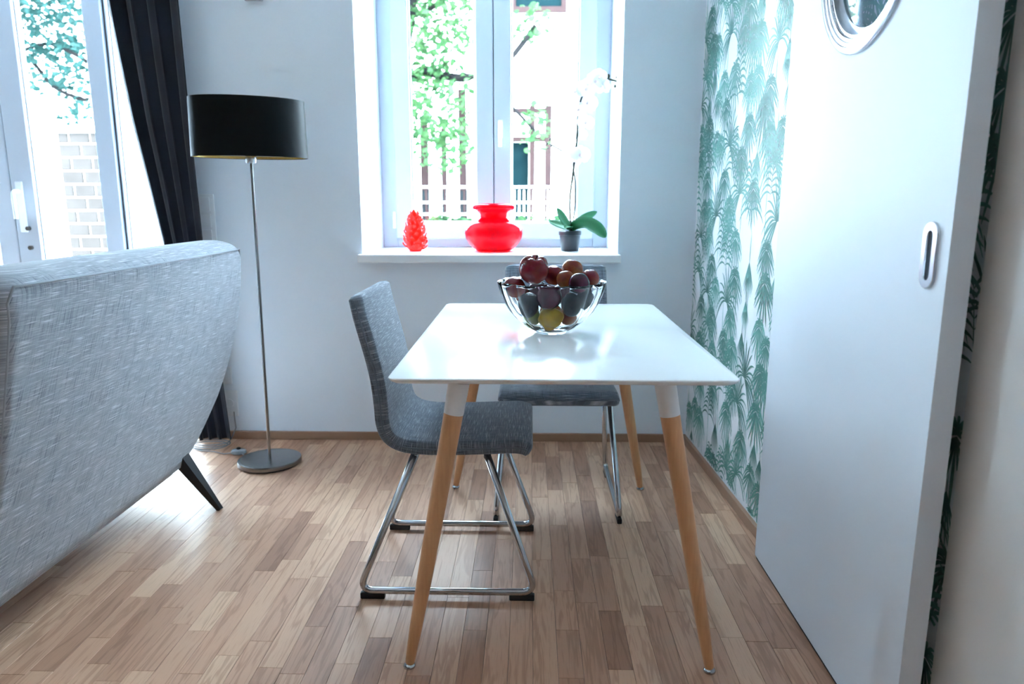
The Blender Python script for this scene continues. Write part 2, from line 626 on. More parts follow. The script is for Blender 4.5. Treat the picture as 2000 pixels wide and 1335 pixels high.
# ------------------------------------------------------------------ palm print on the right wall
random.seed(5)
PV, PF, PC = [], [], []
def wall_pt(s, z, off):
    y = WY - s
    return (wx(y) - off, y, z)
def leaflet(s, z, ang, L, w, droop, off, col, n=7, bend=0):
    P = []
    for i in range(n + 1):
        t = i / n
        a = ang + bend * t
        P.append((s + L * (math.sin(a) * t), z + L * (math.cos(a) * t - droop * t * t)))
    k = len(PV)
    for i in range(n + 1):
        t = i / n
        a = P[min(i + 1, n)]; b = P[max(i - 1, 0)]
        tx, tz = a[0] - b[0], a[1] - b[1]
        q = math.hypot(tx, tz) or 1
        ww = w * .72 * (math.sin(PI * (t * .93 + .035)) ** .8)
        nx, nz = -tz / q * ww, tx / q * ww
        c = tuple(x * (.86 + .35 * t) for x in col[:3]) + (1,)
        PV.append(wall_pt(P[i][0] + nx, P[i][1] + nz, off)); PV.append(wall_pt(P[i][0] - nx, P[i][1] - nz, off))
        PC.extend((c, c))
    for i in range(n):
        PF.append((k + 2 * i, k + 2 * i + 1, k + 2 * i + 3, k + 2 * i + 2))
def tint():
    v = random.uniform(.8, 1.35)
    return (.110 * v, .265 * v, .225 * v, 1)
def frond(s, z, sc_, kind, off):
    c = tint()
    f = random.choice((-1, 1))
    if kind == 0:      # drooping fan: curled top, long skirt
        for i in range(9):
            a = R(-150 + 300 * i / 8)
            leaflet(s, z, a * .62, .085 * sc_, .0058 * sc_, .95, off, c)
        for i in range(9):
            a = R(180 + (i - 4) * 13 + random.uniform(-2, 2))
            leaflet(s, z - .004, a, (.155 - .012 * abs(i - 4)) * sc_, .0062 * sc_, -.05, off + .0001, c)
        for i in range(5):
            leaflet(s, z + .01 * sc_, R(-60 + 30 * i), .05 * sc_, .0058 * sc_, .5, off, c)
    elif kind == 1:    # upright spray with arching sides
        for i in range(13):
            a = R(-66 + 11 * i)
            leaflet(s, z, a, (.19 - .008 * abs(i - 6)) * sc_, .0056 * sc_, .25 + .9 * (abs(i - 6) / 6) ** 2, off, c)
        for i in range(4):
            leaflet(s, z, R(f * (96 + 14 * i)), .12 * sc_, .006 * sc_, .5, off, c)
    elif kind == 2:    # arching frond with leaflets along a bent rib
        leaflet(s, z, R(8 * f), .21 * sc_, .0022, .15, off, c)
        for i in range(8):
            t = .12 + .11 * i
            bs, bz = s + .21 * sc_ * math.sin(R(8 * f)) * t, z + .21 * sc_ * (t - .15 * t * t)
            for q in (-1, 1):
                leaflet(bs, bz, R(q * (62 - 5 * i)), (.125 - .007 * i) * sc_, .0060 * sc_, .75, off, c)
    else:              # young feather hanging straight
        for i in range(9):
            leaflet(s, z, R(180 + (i - 4) * 7), (.13 - .008 * abs(i - 4)) * sc_, .0036 * sc_, 0, off, c)
        leaflet(s, z - .01, R(0), .05 * sc_, .002, 0, off, c)
S_END = 2.0
s = .02
col_i = 0
while s < S_END:
    # jointed stem
    z = -.1
    dx = 0
    while z < 2.7:
        h = random.uniform(.08, .15)
        c = tint()
        leaflet(s + dx, z, R(random.uniform(-4, 4)), h, .0042, 0, .0004, tuple(min(1, x * 1.3) for x in c[:3]) + (1,), n=3)
        dx += random.uniform(-.006, .006)
        z += h * .96
    z = random.uniform(-.05, .1)
    while z < 2.6:
        k = random.choice((0, 0, 0, 1, 1, 2, 3))
        frond(s + random.uniform(-.05, .05), z, random.uniform(.85, 1.15), k, .0005 + random.random() * .0007)
        z += random.uniform(.105, .16)
    s += random.uniform(.10, .135)
cl = [i for i, v in enumerate(PV)]
keep = [f for f in PF if all(WY - PV[i][1] > .004 and PV[i][2] > .042 and PV[i][1] > 1.34 for i in f)]
me = bpy.data.meshes.new('palm_print')
me.from_pydata(PV, [], keep)
ca = me.color_attributes.new('tint', 'FLOAT_COLOR', 'POINT')
for i, c in enumerate(PC):
    ca.data[i].color = c
me.materials.append(MATS['palm_print'])
pp = bpy.data.objects.new('palm_print', me)
COL.objects.link(pp); pp.parent = wr
pp['kind'] = 'stuff'
pp['label'] = 'teal green palm fronds printed on the paper'

# ------------------------------------------------------------------ back window
FY = 3.82
sill = struct(obj('trim_2', box(WX0 - .016, WX1 + .012, 3.285, WY, WZ0, .90), 'sill_white', bevel=.004), 'white window sill board front edge')
sill2 = obj('sill_board', box(WX0, WX1, WY, FY + .05, WZ0, .8995), 'sill_white', sill)
win = struct(thing('window_1', 'white two-casement window above the sill', 'window', (-.19, FY, .90)))
del win['category']
def frame_rect(x0, x1, z0, z1, w, y0, y1, wb_=None):
    wb_ = wb_ or w
    return merge(box(x0, x0 + w, y0, y1, z0, z1), box(x1 - w, x1, y0, y1, z0, z1),
                 box(x0 + w, x1 - w, y0, y1, z0, z0 + wb_), box(x0 + w, x1 - w, y0, y1, z1 - w, z1))
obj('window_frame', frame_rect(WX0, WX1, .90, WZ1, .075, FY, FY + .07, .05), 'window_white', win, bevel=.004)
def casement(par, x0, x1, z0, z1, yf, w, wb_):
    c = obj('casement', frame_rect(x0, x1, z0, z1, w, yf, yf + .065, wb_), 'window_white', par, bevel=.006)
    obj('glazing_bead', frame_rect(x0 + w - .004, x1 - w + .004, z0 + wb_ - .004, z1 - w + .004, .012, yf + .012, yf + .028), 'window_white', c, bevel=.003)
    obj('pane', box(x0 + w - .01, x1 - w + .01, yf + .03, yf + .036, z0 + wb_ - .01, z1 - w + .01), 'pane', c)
    return c
MX = -.189
cL = casement(win, WX0 + .073, MX - .0022, .945, WZ1 - .06, FY - .022, .088, .085)
cR = casement(win, MX + .0022, WX1 - .073, .945, WZ1 - .06, FY - .022, .088, .085)
obj('gasket', box(MX - .0022, MX + .0022, FY + .005, FY + .03, .95, WZ1 - .07), 'gasket', win)
hd = obj('handle', merge(box(-.166, -.142, FY - .032, FY - .022, 1.455, 1.545)), 'plate_white', cR, bevel=.004)
obj('lever', tube(fillet([(-.154, FY - .03, 1.53), (-.154, FY - .075, 1.53), (-.154, FY - .075, 1.41)], .015), .0085, 10), 'plate_white', cR, smooth=True)
for zz in (1.0, 2.2):
    obj('hinge', tube([(WX0 + .066, FY - .024, zz), (WX0 + .066, FY - .024, zz + .085)], .009, 10), 'plate_white', win, smooth=True)

# ------------------------------------------------------------------ balcony door, left of the curtain
BY = 3.72
dr = struct(thing('door_1', 'white glazed balcony door behind the sofa', 'door', (-2.5, BY, 0)))
del dr['category']
obj('door_frame', merge(frame_rect(DX0, DX1, 0, DZ1, .06, BY + .01, BY + .09)), 'window_white', dr, bevel=.004)
def leaf(x0, x1, wl, wrr, yf):
    z0, z1 = .05, DZ1 - .05
    g = merge(box(x0, x0 + wl, yf, yf + .07, z0, z1), box(x1 - wrr, x1, yf, yf + .07, z0, z1),
              box(x0 + wl, x1 - wrr, yf, yf + .07, z0, z0 + .14), box(x0 + wl, x1 - wrr, yf, yf + .07, z1 - .1, z1))
    c = obj('door_leaf', g, 'window_white', dr, bevel=.006)
    obj('glass_seal', frame_rect(x0 + wl - .003, x1 - wrr + .003, z0 + .137, z1 - .097, .007, yf + .02, yf + .026), 'gasket', c)
    obj('pane', box(x0 + wl - .01, x1 - wrr + .01, yf + .03, yf + .036, z0 + .13, z1 - .09), 'pane', c)
    return c
lf1 = leaf(-3.28, -2.684, .10, .10, BY)
lf2 = leaf(-2.680, -2.118, .118, .095, BY)
lf3 = leaf(-2.108, -1.685, .012, .06, BY + .012)
obj('gasket', box(-2.117, -2.109, BY + .02, BY + .05, .06, DZ1 - .06), 'gasket', dr)
obj('handle_plate', box(-2.655, -2.615, BY - .010, BY, .98, 1.24), 'plate_white', lf2, bevel=.008)
obj('door_handle', tube(fillet([(-2.635, BY - .008, 1.19), (-2.635, BY - .055, 1.19), (-2.635, BY - .055, 1.05)], .02), .010, 10), 'plate_white', lf2, smooth=True)
for zz in (.90, 1.0):
    obj('lock_cylinder', tube([(-2.612, BY - .016, zz), (-2.612, BY, zz)], .011, 14), 'brushed_steel', lf2, smooth=True)
struct(obj('trim_3', box(DX0, DX1, WY, BY + .12, -.02, .012), 'sill_white'), 'pale threshold of the balcony door')

# ------------------------------------------------------------------ curtain
ct = thing('curtain', 'dark navy curtain hanging beside the balcony door behind the sofa', 'curtain', (-1.6, 3.2, .02))
CL = [(.03, -1.575), (.5, -1.61), (.954, -1.668), (1.2, -1.71), (1.476, -1.761), (1.75, -1.797), (1.977, -1.822), (2.6, -1.87)]
CR = [(.03, -1.425), (.5, -1.455), (.965, -1.482), (1.5, -1.494), (1.977, -1.50), (2.6, -1.505)]
NS, NZ = 110, 60
V, F = [], []
for j in range(NZ + 1):
    z = .03 + 2.57 * j / NZ
    a, b = lerp_tab(CL, z), lerp_tab(CR, z)
    for i in range(NS + 1):
        t = i / NS
        w = 3.6 * 2 * PI * (t ** .85)
        amp = .034 * (1 - .15 * math.sin(z * 2)) * (.75 + .25 * math.sin(5 * t + 1))
        xx = a + (b - a) * t + .010 * math.sin(w * 2 + .8)
        yy = 3.235 + amp * math.sin(w + .35 * math.sin(z * 1.3) + .4)
        V.append((xx, yy, z))
for j in range(NZ):
    for i in range(NS):
        k = j * (NS + 1) + i
        F.append((k, k + 1, k + NS + 2, k + NS + 1))
obj('curtain_cloth', (V, F), 'curtain_cloth', ct, smooth='all', solid=.004)
obj('curtain_rod', tube([(-3.6, 3.235, 2.63), (-1.42, 3.235, 2.63)], .014, 12), 'brushed_steel', ct, smooth=True)
for xx in (-3.5, -1.46):
    obj('rod_bracket', tube([(xx, 3.235, 2.63), (xx, WY, 2.63)], .009, 8), 'brushed_steel', ct, smooth=True)

# ------------------------------------------------------------------ sofa, seen from behind
sf = thing('sofa', 'light grey woven sofa seen from behind, on tapered black legs', 'sofa', (-1.7, 2.1, 0))
KS = .19 / .79
def sx(z):
    """rear face of the sofa back"""
    return -1.29 + (z - .17) * KS + .012 * math.sin(PI * (z - .17) / .8)
YF = [(.165, 2.545), (.20, 2.60), (.24, 2.655), (.30, 2.705), (.376, 2.762), (.45, 2.795), (.534, 2.819), (.62, 2.832), (.71, 2.836), (.80, 2.824), (.88, 2.800), (.92, 2.788), (.96, 2.772)]
YN = [(.165, 1.515), (.24, 1.50), (.376, 1.495), (.534, 1.495), (.71, 1.493), (.88, 1.492), (.96, 1.475)]
rings, uvs = [], []
zs = [.165 + (.95 - .165) * i / 22 for i in range(23)]
lev = [(z, 0, z) for z in zs[:-1]] + [(.940, .002, .940), (.953, .005, .953), (.9635, .010, .96), (.975, .018, .96), (.985, .030, .96), (.993, .046, .96), (.998, .064, .96)]
TH = .17
for (z, inset, zr) in [(.160, .02, .165)] + lev:
    x1 = sx(zr); y0, y1 = lerp_tab(YN, zr), lerp_tab(YF, zr)
    pts = rrect((y1 - y0) / 2 - inset * 1.5, TH / 2 - inset * .9, .040, 5)
    ring = []
    per = 0
    for i, (u, v) in enumerate(pts):
        # gentle convex rear face
        yy = (y0 + y1) / 2 + u
        bul = .018 * (1 - (2 * u / (y1 - y0)) ** 2)
        ring.append((x1 - TH / 2 + v + (bul if v > 0 else 0) - .012, yy, z))
        uvs.append((yy - (x1 + v) , z))
    rings.append(ring)
bk = obj('backrest', loft(rings, True, uvs), 'sofa_cloth', sf, smooth='all')
# piping along the upper rear edge and down both ends
def back_pt(y, z, out=.0):
    y0, y1 = lerp_tab(YN, z), lerp_tab(YF, z)
    u = (y - (y0 + y1) / 2) / ((y1 - y0) / 2)
    return Vector((sx(z) - .012 + .018 * (1 - u * u) + out, y, z))
pa = []
for i in range(20):
    z = .19 + (.925 - .19) * i / 19
    pa.append(back_pt(lerp_tab(YN, z) + .020, z, -.008))
pb = [back_pt(lerp_tab(YN, .96) + .035 + (lerp_tab(YF, .96) - lerp_tab(YN, .96) - .08) * i / 20, .962, -.0015) for i in range(21)]
pc = []
for i in range(20):
    z = .915 - (.915 - .19) * i / 19
    pc.append(back_pt(lerp_tab(YF, z) - .020, z, -.008))
obj('piping', tube(pa + pb + pc, .0035, 6), 'sofa_cloth', bk, smooth='all')
# seat and arms in front of the back
def soft(x0, x1, y0, y1, z0, z1, r=.04):
    rr, uv = [], []
    for (z, ins) in ((z0, r * .5), (z0 + r * .4, .006), (z0 + r, 0), (z1 - r, 0), (z1 - r * .4, .006), (z1 - r * .1, r * .35), (z1, r * .8)):
        ring = []
        for (u, v) in rrect((x1 - x0) / 2 - ins, (y1 - y0) / 2 - ins, r, 4):
            ring.append(((x0 + x1) / 2 + u, (y0 + y1) / 2 + v, z)); uv.append((u + v, z + v))
        rr.append(ring)
    return loft(rr, True, uv)
obj('seat_base', soft(-2.08, -1.37, 1.60, 2.66, .095, .30), 'sofa_cloth', sf, smooth='all')  # hidden base, dropped low to block light passing under the sofa
for (a, b) in ((1.62, 2.125), (2.135, 2.64)):
    obj('seat_cushion', soft(-2.09, -1.37, a, b, .30, .44, .05), 'sofa_cloth', sf, smooth='all')
for (a, b) in ((1.505, 1.60), (2.66, 2.755)):
    obj('armrest', soft(-2.06, -1.33, a, b, .20, .62, .045), 'sofa_cloth', sf, smooth='all')
def sofa_leg(p, q):
    p, q = Vector(p), Vector(q)
    P = [p.lerp(q, t) for t in (0, .94, 1)]
    return tube(P, [.034, .0135, .0125], 4)
for (p, q) in (((-1.318, 2.530, .205), (-1.163, 2.502, 0)), ((-1.35, 1.56, .20), (-1.30, 1.40, 0)),
               ((-2.02, 2.58, .185), (-2.12, 2.62, 0)), ((-2.02, 1.68, .185), (-2.12, 1.64, 0))):
    obj('leg', sofa_leg(p, q), 'black_wood', sf)

# ------------------------------------------------------------------ floor lamp
LX, LY = -1.147, 2.985
lp = thing('floor_lamp', 'floor lamp with a black oval drum shade on a slim steel pole', 'lamp', (LX, LY, 0))
def oval(prof, a, b, c, n=56, rot=R(22)):
    return lathe(prof, c, n, None, a, b, rot)
obj('base', oval([(.96, .006), (1, .008), (1, .020), (.985, .026), (.90, .0295), (.3, .032), (.0001, .0325)], .136, .128, (LX, LY, 0)), 'brushed_steel', lp, smooth=True)
obj('base_pad', oval([(.93, 0), (.93, .010)], .136, .128, (LX, LY, 0)), 'black_rubber', lp)
obj('pole', tube([(LX, LY, .022), (LX + .008, LY, 1.30)], .0066, 14), 'brushed_steel', lp, smooth=True)
SXC = -1.139
shd = obj('lamp_shade', oval([(1.02, 1.314), (1.0, 1.541), (.992, 1.541), (1.012, 1.314)], .221, .132, (SXC, LY, 0), 72, R(25)), 'shade_black', lp, smooth=True)
# the cap faces of the closed profile are removed so that the shade is an open drum
bm = bmesh.new(); bm.from_mesh(shd.data)
bmesh.ops.delete(bm, geom=[f for f in bm.faces if len(f.verts) > 8], context='FACES_ONLY')
bm.to_mesh(shd.data); bm.free()
ln = obj('shade_lining', oval([(1.009, 1.316), (.989, 1.5395)], .221, .132, (SXC, LY, 0), 72, R(25)), 'shade_gold', shd, smooth=True)
bm = bmesh.new(); bm.from_mesh(ln.data)
bmesh.ops.delete(bm, geom=[f for f in bm.faces if len(f.verts) > 8], context='FACES_ONLY')
bm.to_mesh(ln.data); bm.free()
obj('bulb_socket', lathe([(.0215, 1.292), (.0225, 1.294), (.0225, 1.335), (.018, 1.34), (.018, 1.39)], (LX + .008, LY, 0), 24), 'satin_steel', lp, smooth=True)
ca_, sa_ = math.cos(R(25)), math.sin(R(25))
obj('shade_spider', merge(tube([(SXC - .221 * ca_, LY - .221 * sa_, 1.322), (SXC + .221 * ca_, LY + .221 * sa_, 1.322)], .002, 6),
                          tube([(SXC + .132 * sa_, LY - .132 * ca_, 1.322), (SXC - .132 * sa_, LY + .132 * ca_, 1.322)], .002, 6)), 'satin_steel', lp)
# clear cable with foot switch running behind the sofa
cb = []
for i in range(8):
    t = i / 7
    cb.append((LX - .10 - .07 * t, LY + .06 + .04 * t, .006))
obj('cable', tube([(LX - .11, LY + .05, .008), (LX - .15, LY + .09, .005), (LX - .185, LY + .118, .008)], .0028, 8), 'clear_plastic', lp, smooth=True)
fs = obj('foot_switch', lathe([(.8, 0), (1, .004), (1, .016), (.8, .022), (.3, .024), (.0001, .024)], (-1.335, 3.105, 0), 24, None, .034, .022, R(10)), 'clear_plastic', lp, smooth=True)
obj('switch_button', lathe([(1, .020), (1, .028), (.7, .031), (.0001, .031)], (-1.335, 3.105, 0), 16, None, .010, .010), 'black_rubber', fs, smooth=True)
coil = [(-1.36, 3.10, .006), (-1.40, 3.09, .005), (-1.46, 3.12, .005), (-1.52, 3.13, .005)]
for i in range(40):
    a = i / 39 * 2 * PI * 2.4 + 3.6
    coil.append((-1.50 + (.085 + .01 * math.sin(a * .7)) * math.cos(a), 3.19 + .05 * math.sin(a), .006 + .0006 * i))
coil += [(-1.43, 3.27, .03), (-1.425, 3.303, .06), (-1.43, 3.306, .14)]
obj('cable', tube(coil, .0028, 6), 'clear_plastic', lp, smooth=True)

# ------------------------------------------------------------------ wall fittings
sp = thing('light_switch', 'white triple light switch plate on the wall beside the curtain', 'light switch', (-1.50, WY, 1.06))
obj('plate', box(-1.537, -1.452, WY - .009, WY, .935, 1.172), 'plate_white', sp, bevel=.003)
for k in range(3):
    z0 = .945 + k * .0735
    obj('rocker', box(-1.525, -1.470, WY - .015, WY - .009, z0 + .004, z0 + .066), 'plate_white', sp, bevel=.002)
so = thing('power_socket', 'white wall socket plate low behind the sofa corner', 'socket', (-1.45, WY, .18))
obj('plate', box(-1.492, -1.412, WY - .010, WY, .115, .243), 'plate_white', so, bevel=.004)
gw = lathe([(.0215, 0), (.0215, .004), (.019, .004), (.019, .001), (.0001, .001)], (0, 0, 0), 20)
obj('socket_well', ([(-1.452 + v[0], WY - .010 - v[2], .18 + v[1]) for v in gw[0]], gw[1]), 'plate_white', so)
s2 = thing('aerial_socket', 'second white socket plate on the wall above the low one', 'socket', (-1.47, WY, .33))
obj('plate', box(-1.50, -1.432, WY - .010, WY, .275, .36), 'plate_white', s2, bevel=.004)
obj('rocker', box(-1.488, -1.444, WY - .014, WY - .010, .29, .345), 'plate_white', s2, bevel=.002)
sn_ = thing('wall_sensor', 'small grey sensor box high on the wall above the lamp', 'sensor', (-1.205, WY, 2.03))
obj('housing', box(-1.245, -1.165, WY - .022, WY, 1.992, 2.07), 'satin_steel', sn_, bevel=.006)
obj('vent_slot', box(-1.235, -1.175, WY - .0235, WY - .021, 2.02, 2.026), 'gasket', sn_)

# ------------------------------------------------------------------ dining table
TX, TY = .0765, 2.166
tb = thing('dining_table', 'white rectangular dining table on splayed beech legs', 'table', (TX, TY, 0))
rings = []
for (z, ins) in ((.7340, .020), (.7365, .010), (.741, .0035), (.7455, .0005), (.7475, 0), (.7490, .0008), (.75, .0025)):
    rings.append([(TX + u, TY + v, z) for (u, v) in rrect(.400 - ins, .604 - ins, .030 - ins * .4, 8)])
obj('table_top', loft(rings), 'table_white', tb, smooth=True)
for sx_ in (-1, 1):
    for sy_ in (-1, 1):
        f = Vector((TX + sx_ * .372, TY + sy_ * .570, .012))
        t = Vector((TX + sx_ * .243, TY + sy_ * .522, .722))
        P = [f.lerp(t, k) for k in (0, .02, .12, .3, .6, .895)]
        lg = obj('leg', tube(P, [.0115, .0125, .0155, .0185, .0215, .0235], 24), 'beech', tb, smooth=True)
        obj('painted_sleeve', tube([f.lerp(t, k) for k in (.893, .897, 1.0)], [.0236, .0241, .0255], 24), 'leg_white', lg, smooth=True)
        obj('levelling_foot', lathe([(.0145, 0), (.0155, .003), (.0145, .007), (.010, .011), (.006, .013), (.006, .020)], (f.x - sx_ * -.001, f.y, 0), 20), 'chrome', lg, smooth=True)
        obj('mounting_plate', lathe([(.045, .7295), (.045, .7338)], (t.x, t.y, 0), 24), 'leg_white', tb, smooth=True)
for yy in (TY - .40, TY + .375):
    obj('apron', box(TX - .24, TX + .24, yy, yy + .025, .712, .7335), 'leg_white', tb, bevel=.002)

# ------------------------------------------------------------------ chairs
def make_chair(name, label):
    """local +X is the front of the chair, origin on the floor between the runners"""
    ch = thing(name, label, 'chair', (0, 0, 0), 'upholstered sled chairs at the table')
    ctrl = [(-.238, .878), (-.226, .82), (-.205, .74), (-.187, .66), (-.178, .58), (-.174, .525), (-.158, .486), (-.120, .463), (-.06, .455), (.03, .455), (.12, .458), (.19, .461), (.220, .459), (.238, .452)]
    # resample smoothly
    P = []
    for i in range(len(ctrl) - 1):
        p0, p1, p2, p3 = (Vector(ctrl[max(i - 1, 0)]), Vector(ctrl[i]), Vector(ctrl[i + 1]), Vector(ctrl[min(i + 2, len(ctrl) - 1)]))
        for k in range(4):
            t = k / 4
            P.append(.5 * ((2 * p1) + (p2 - p0) * t + (2 * p0 - 5 * p1 + 4 * p2 - p3) * t * t + (3 * p1 - p0 - 3 * p2 + p3) * t ** 3))
    P.append(Vector(ctrl[-1]))
    rings, uv = [], []
    arc = 0
    m = len(P)
    for i in range(m):
        tg = (P[min(i + 1, m - 1)] - P[max(i - 1, 0)]).normalized()
        nr = Vector((-tg.y, tg.x))
        if i: arc += (P[i] - P[i - 1]).length
        f = i / (m - 1)
        hw = .201 + .011 * min(1, f * 2.2)
        ht = .0205
        reps = [(0, 0, hw, ht)]
        if i == 0: reps = [(-.010, 0, hw - .030, ht * .35), (-.007, 0, hw - .012, ht * .75), (0, 0, hw, ht)]
        if i == m - 1: reps = [(0, 0, hw, ht), (.007, 0, hw - .008, ht * .75), (.010, 0, hw - .022, ht * .35)]
        for (d, _, w, h) in reps:
            c = P[i] + tg * d
            ring = []
            for (u, v) in rrect(w, h, .0135, 5):
                q = c + nr * v
                ring.append((q.x, u, q.y)); uv.append((u + math.copysign(ht - v, u), arc + d))
            rings.append(ring)
    sh = obj('seat_shell', loft(rings, True, uv), 'chair_cloth', ch, smooth='all')
    # side seam piping
    for s in (-1, 1):
        obj('piping', tube([(p.x, s * (.2015 + .011 * min(1, i / (m - 1) * 2.2)), p.y) for i, p in enumerate(P)][1:-1], .0022, 5), 'chair_cloth', sh, smooth='all')
    for s in (-1, 1):
        yb, yt = s * .2235, s * .190
        path = fillet([(-.088, yt, .431), (-.256, yb, .024), (.262, yb, .024), (.120, yt, .434)], .045, 7)
        fr = obj('sled_frame', tube(path, .0105, 14), 'chrome', ch, smooth='all')
        for (a, b) in ((-.252, -.180), (.184, .258)):
            obj('floor_glide', box(a, b, yb - .0085, yb + .0085, 0, .019), 'black_rubber', fr, bevel=.003)
    for xx in (-.088, .120):
        obj('seat_crossbar', tube([(xx, -.196, .428), (xx, .196, .428)], .0095, 12), 'chrome', ch, smooth='all')
    return ch
c1 = make_chair('dining_chair', 'grey woven chair at the left long side of the table, facing right')
c1.location = (-.240, 2.133, 0)
c2 = copy_tree(c1)
c2.location = (.104, 2.672, 0)
c2.rotation_euler = (0, 0, R(-90))
c2['label'] = 'grey woven chair at the far end of the table under the window'

# ------------------------------------------------------------------ sliding door with porthole
DXF, DTH = .738, .043
DY0, DY1, DZ0, DZ2 = 1.287, 2.178, .012, 2.12
PC_Y, PC_Z, PR = 1.728, 1.705, .200
sdoor = struct(thing('door_2', 'white sliding door with a round porthole at the right', 'door', (DXF, 1.73, .0)))
del sdoor['category']
N = 64
def door_slab():
    # face with a round hole: ring of quads from circle to rectangle border
    V, F = [], []
    def rect_pt(a):
        c, s = math.cos(a), math.sin(a)
        ts = []
        if c > 1e-9: ts.append((DY1 - PC_Y) / c)
        if c < -1e-9: ts.append((DY0 - PC_Y) / c)
        if s > 1e-9: ts.append((DZ2 - PC_Z) / s)
        if s < -1e-9: ts.append((DZ0 - PC_Z) / s)
        t = min(ts)
        return (PC_Y + c * t, PC_Z + s * t)
    angs = [2 * PI * k / N for k in range(N)]
    for (yy, zz) in ((DY0, DZ0), (DY1, DZ0), (DY1, DZ2), (DY0, DZ2)):
        angs.append(math.atan2(zz - PC_Z, yy - PC_Y) % (2 * PI))
    angs = sorted(set(round(a, 6) for a in angs))
    n = len(angs)
    for x in (DXF, DXF + DTH):
        for a in angs:
            V.append((x, PC_Y + PR * math.cos(a), PC_Z + PR * math.sin(a)))
        for a in angs:
            p = rect_pt(a); V.append((x, p[0], p[1]))
    for k in range(n):
        l = (k + 1) % n
        F.append((k, l, n + l, n + k))
        F.append((2 * n + k, 3 * n + k, 3 * n + l, 2 * n + l))
        F.append((n + k, n + l, 3 * n + l, 3 * n + k))
        F.append((k, 2 * n + k, 2 * n + l, l))
    return (V, F)
slab = obj('door_panel', door_slab(), 'door_white', sdoor)
def ring_profile(prof, x_out):
    """ring lathe about the porthole axis; prof = (radius, distance proud of the face)"""
    rings = []
    for (r, d) in prof:
        rings.append([(x_out - d, PC_Y + r * math.cos(2 * PI * k / 72), PC_Z + r * math.sin(2 * PI * k / 72)) for k in range(72)])
    V = [p for r in rings for p in r]
    F = []
    m = len(rings)
    for i in range(m):
        j = (i + 1) % m
        for k in range(72):
            l = (k + 1) % 72
            F.append((i * 72 + k, i * 72 + l, j * 72 + l, j * 72 + k))
    return (V, F)
pr_ = obj('porthole_ring', ring_profile([(.236, 0), (.236, .006), (.231, .010), (.221, .0105), (.219, .007), (.211, .007), (.209, .0035), (.202, .0035), (.200, -.002), (.193, -.002), (.191, -.018), (.178, -.018), (.178, -.024), (.2, -.024), (.2, 0)], DXF), 'satin_steel', slab, smooth=True)
obj('porthole_pane', ring_profile([(.0005, -.019), (.19, -.019), (.19, -.023), (.0005, -.023)], DXF), 'porthole_pane', pr_)
obj('porthole_ring', ring_profile([(.236, -DTH), (.236, -DTH - .006), (.2, -DTH - .006), (.19, -DTH + .018), (.178, -DTH + .018), (.178, -DTH + .013), (.2, -DTH + .012), (.2, -DTH)], DXF), 'door_white', slab, smooth=True)
obj('seal_gap_shade', box(DXF + .004, DXF + DTH - .004, DY0 + .002, DY1 - .002, .001, DZ0), 'black_rubber', slab)  # black strip: the gap's shadow put into colour, together with the brush seal
# flush pull
def slot(hw, hh, n=10):
    pts = []
    for k in range(n + 1):
        a = PI * k / n
        pts.append((hw * math.cos(a), hh - hw + hw * math.sin(a)))
    for k in range(n + 1):
        a = PI + PI * k / n
        pts.append((hw * math.cos(a), -(hh - hw) + hw * math.sin(a)))
    return pts
HY, HZ = 1.3455, 1.045
rg = []
for (hw, hh, d) in ((.0245, .0615, 0), (.0245, .0615, .0035), (.0235, .0605, .0055), (.0105, .046, .0055), (.0095, .045, .003), (.0095, .045, .0004)):
    rg.append([(DXF - d, HY + u, HZ + v) for (u, v) in slot(hw, hh)])
hp = obj('flush_pull', loft(rg, True), 'satin_steel', slab, smooth=True)
obj('pull_recess', loft([[(DXF - d, HY + u, HZ + v) for (u, v) in slot(hw, hh)] for (hw, hh, d) in ((.0093, .0448, .0005), (.0093, .0448, .0012))], True), 'linen_dark', hp)
# overhead rail that carries the door
obj('sliding_rail', box(DXF + .005, wx(1.3) - .012, .25, 2.22, DZ2 + .02, DZ2 + .07), 'satin_steel', sdoor, bevel=.003)
for yy in (1.42, 2.04):
    obj('roller_hanger', box(DXF + .012, DXF + .032, yy - .03, yy + .03, DZ2 - .002, DZ2 + .03), 'satin_steel', sdoor, bevel=.002)
for yy in (.5, 2.1):
    obj('rail_bracket', box(DXF + .05, wx(yy) + (.0 if yy > 1.33 else .02), yy - .02, yy + .02, DZ2 + .03, DZ2 + .06), 'satin_steel', sdoor)

# ------------------------------------------------------------------ glass fruit bowl
BX, BYY, BZ = .066, 2.150, .7502
bw = thing('fruit_bowl', 'fluted clear glass bowl of fruit on the white table', 'bowl', (BX, BYY, BZ))
outer = [(.0001, .004), (.030, .004), (.034, .0), (.044, 0), (.048, .004), (.058, .010), (.080, .022), (.103, .040), (.124, .065), (.140, .092), (.152, .122), (.159, .147), (.1605, .156), (.1590, .1575)]
inner = [(.1555, .1555), (.1530, .146), (.146, .122), (.134, .093), (.118, .067), (.097, .044), (.073, .027), (.045, .0165), (.0001, .014)]
def flute(a, z, amp=.10):
    k = min(1, max(0, (z - .010) / .05))
    return 1 + k * amp * (abs(math.cos(6 * a)) ** .6 - .75)
def bowl_geo():
    prof = outer + inner
    n = 144
    rings = []
    for i, (r, z) in enumerate(prof):
        am = .10 if i < len(outer) else .075
        rings.append([(BX + r * flute(a, z, am) * math.cos(a), BYY + r * flute(a, z, am) * math.sin(a), BZ + z) for a in [2 * PI * k / n for k in range(n)]])
    return loft(rings)
obj('bowl_glass', bowl_geo(), 'bowl_glass', bw, smooth='all')

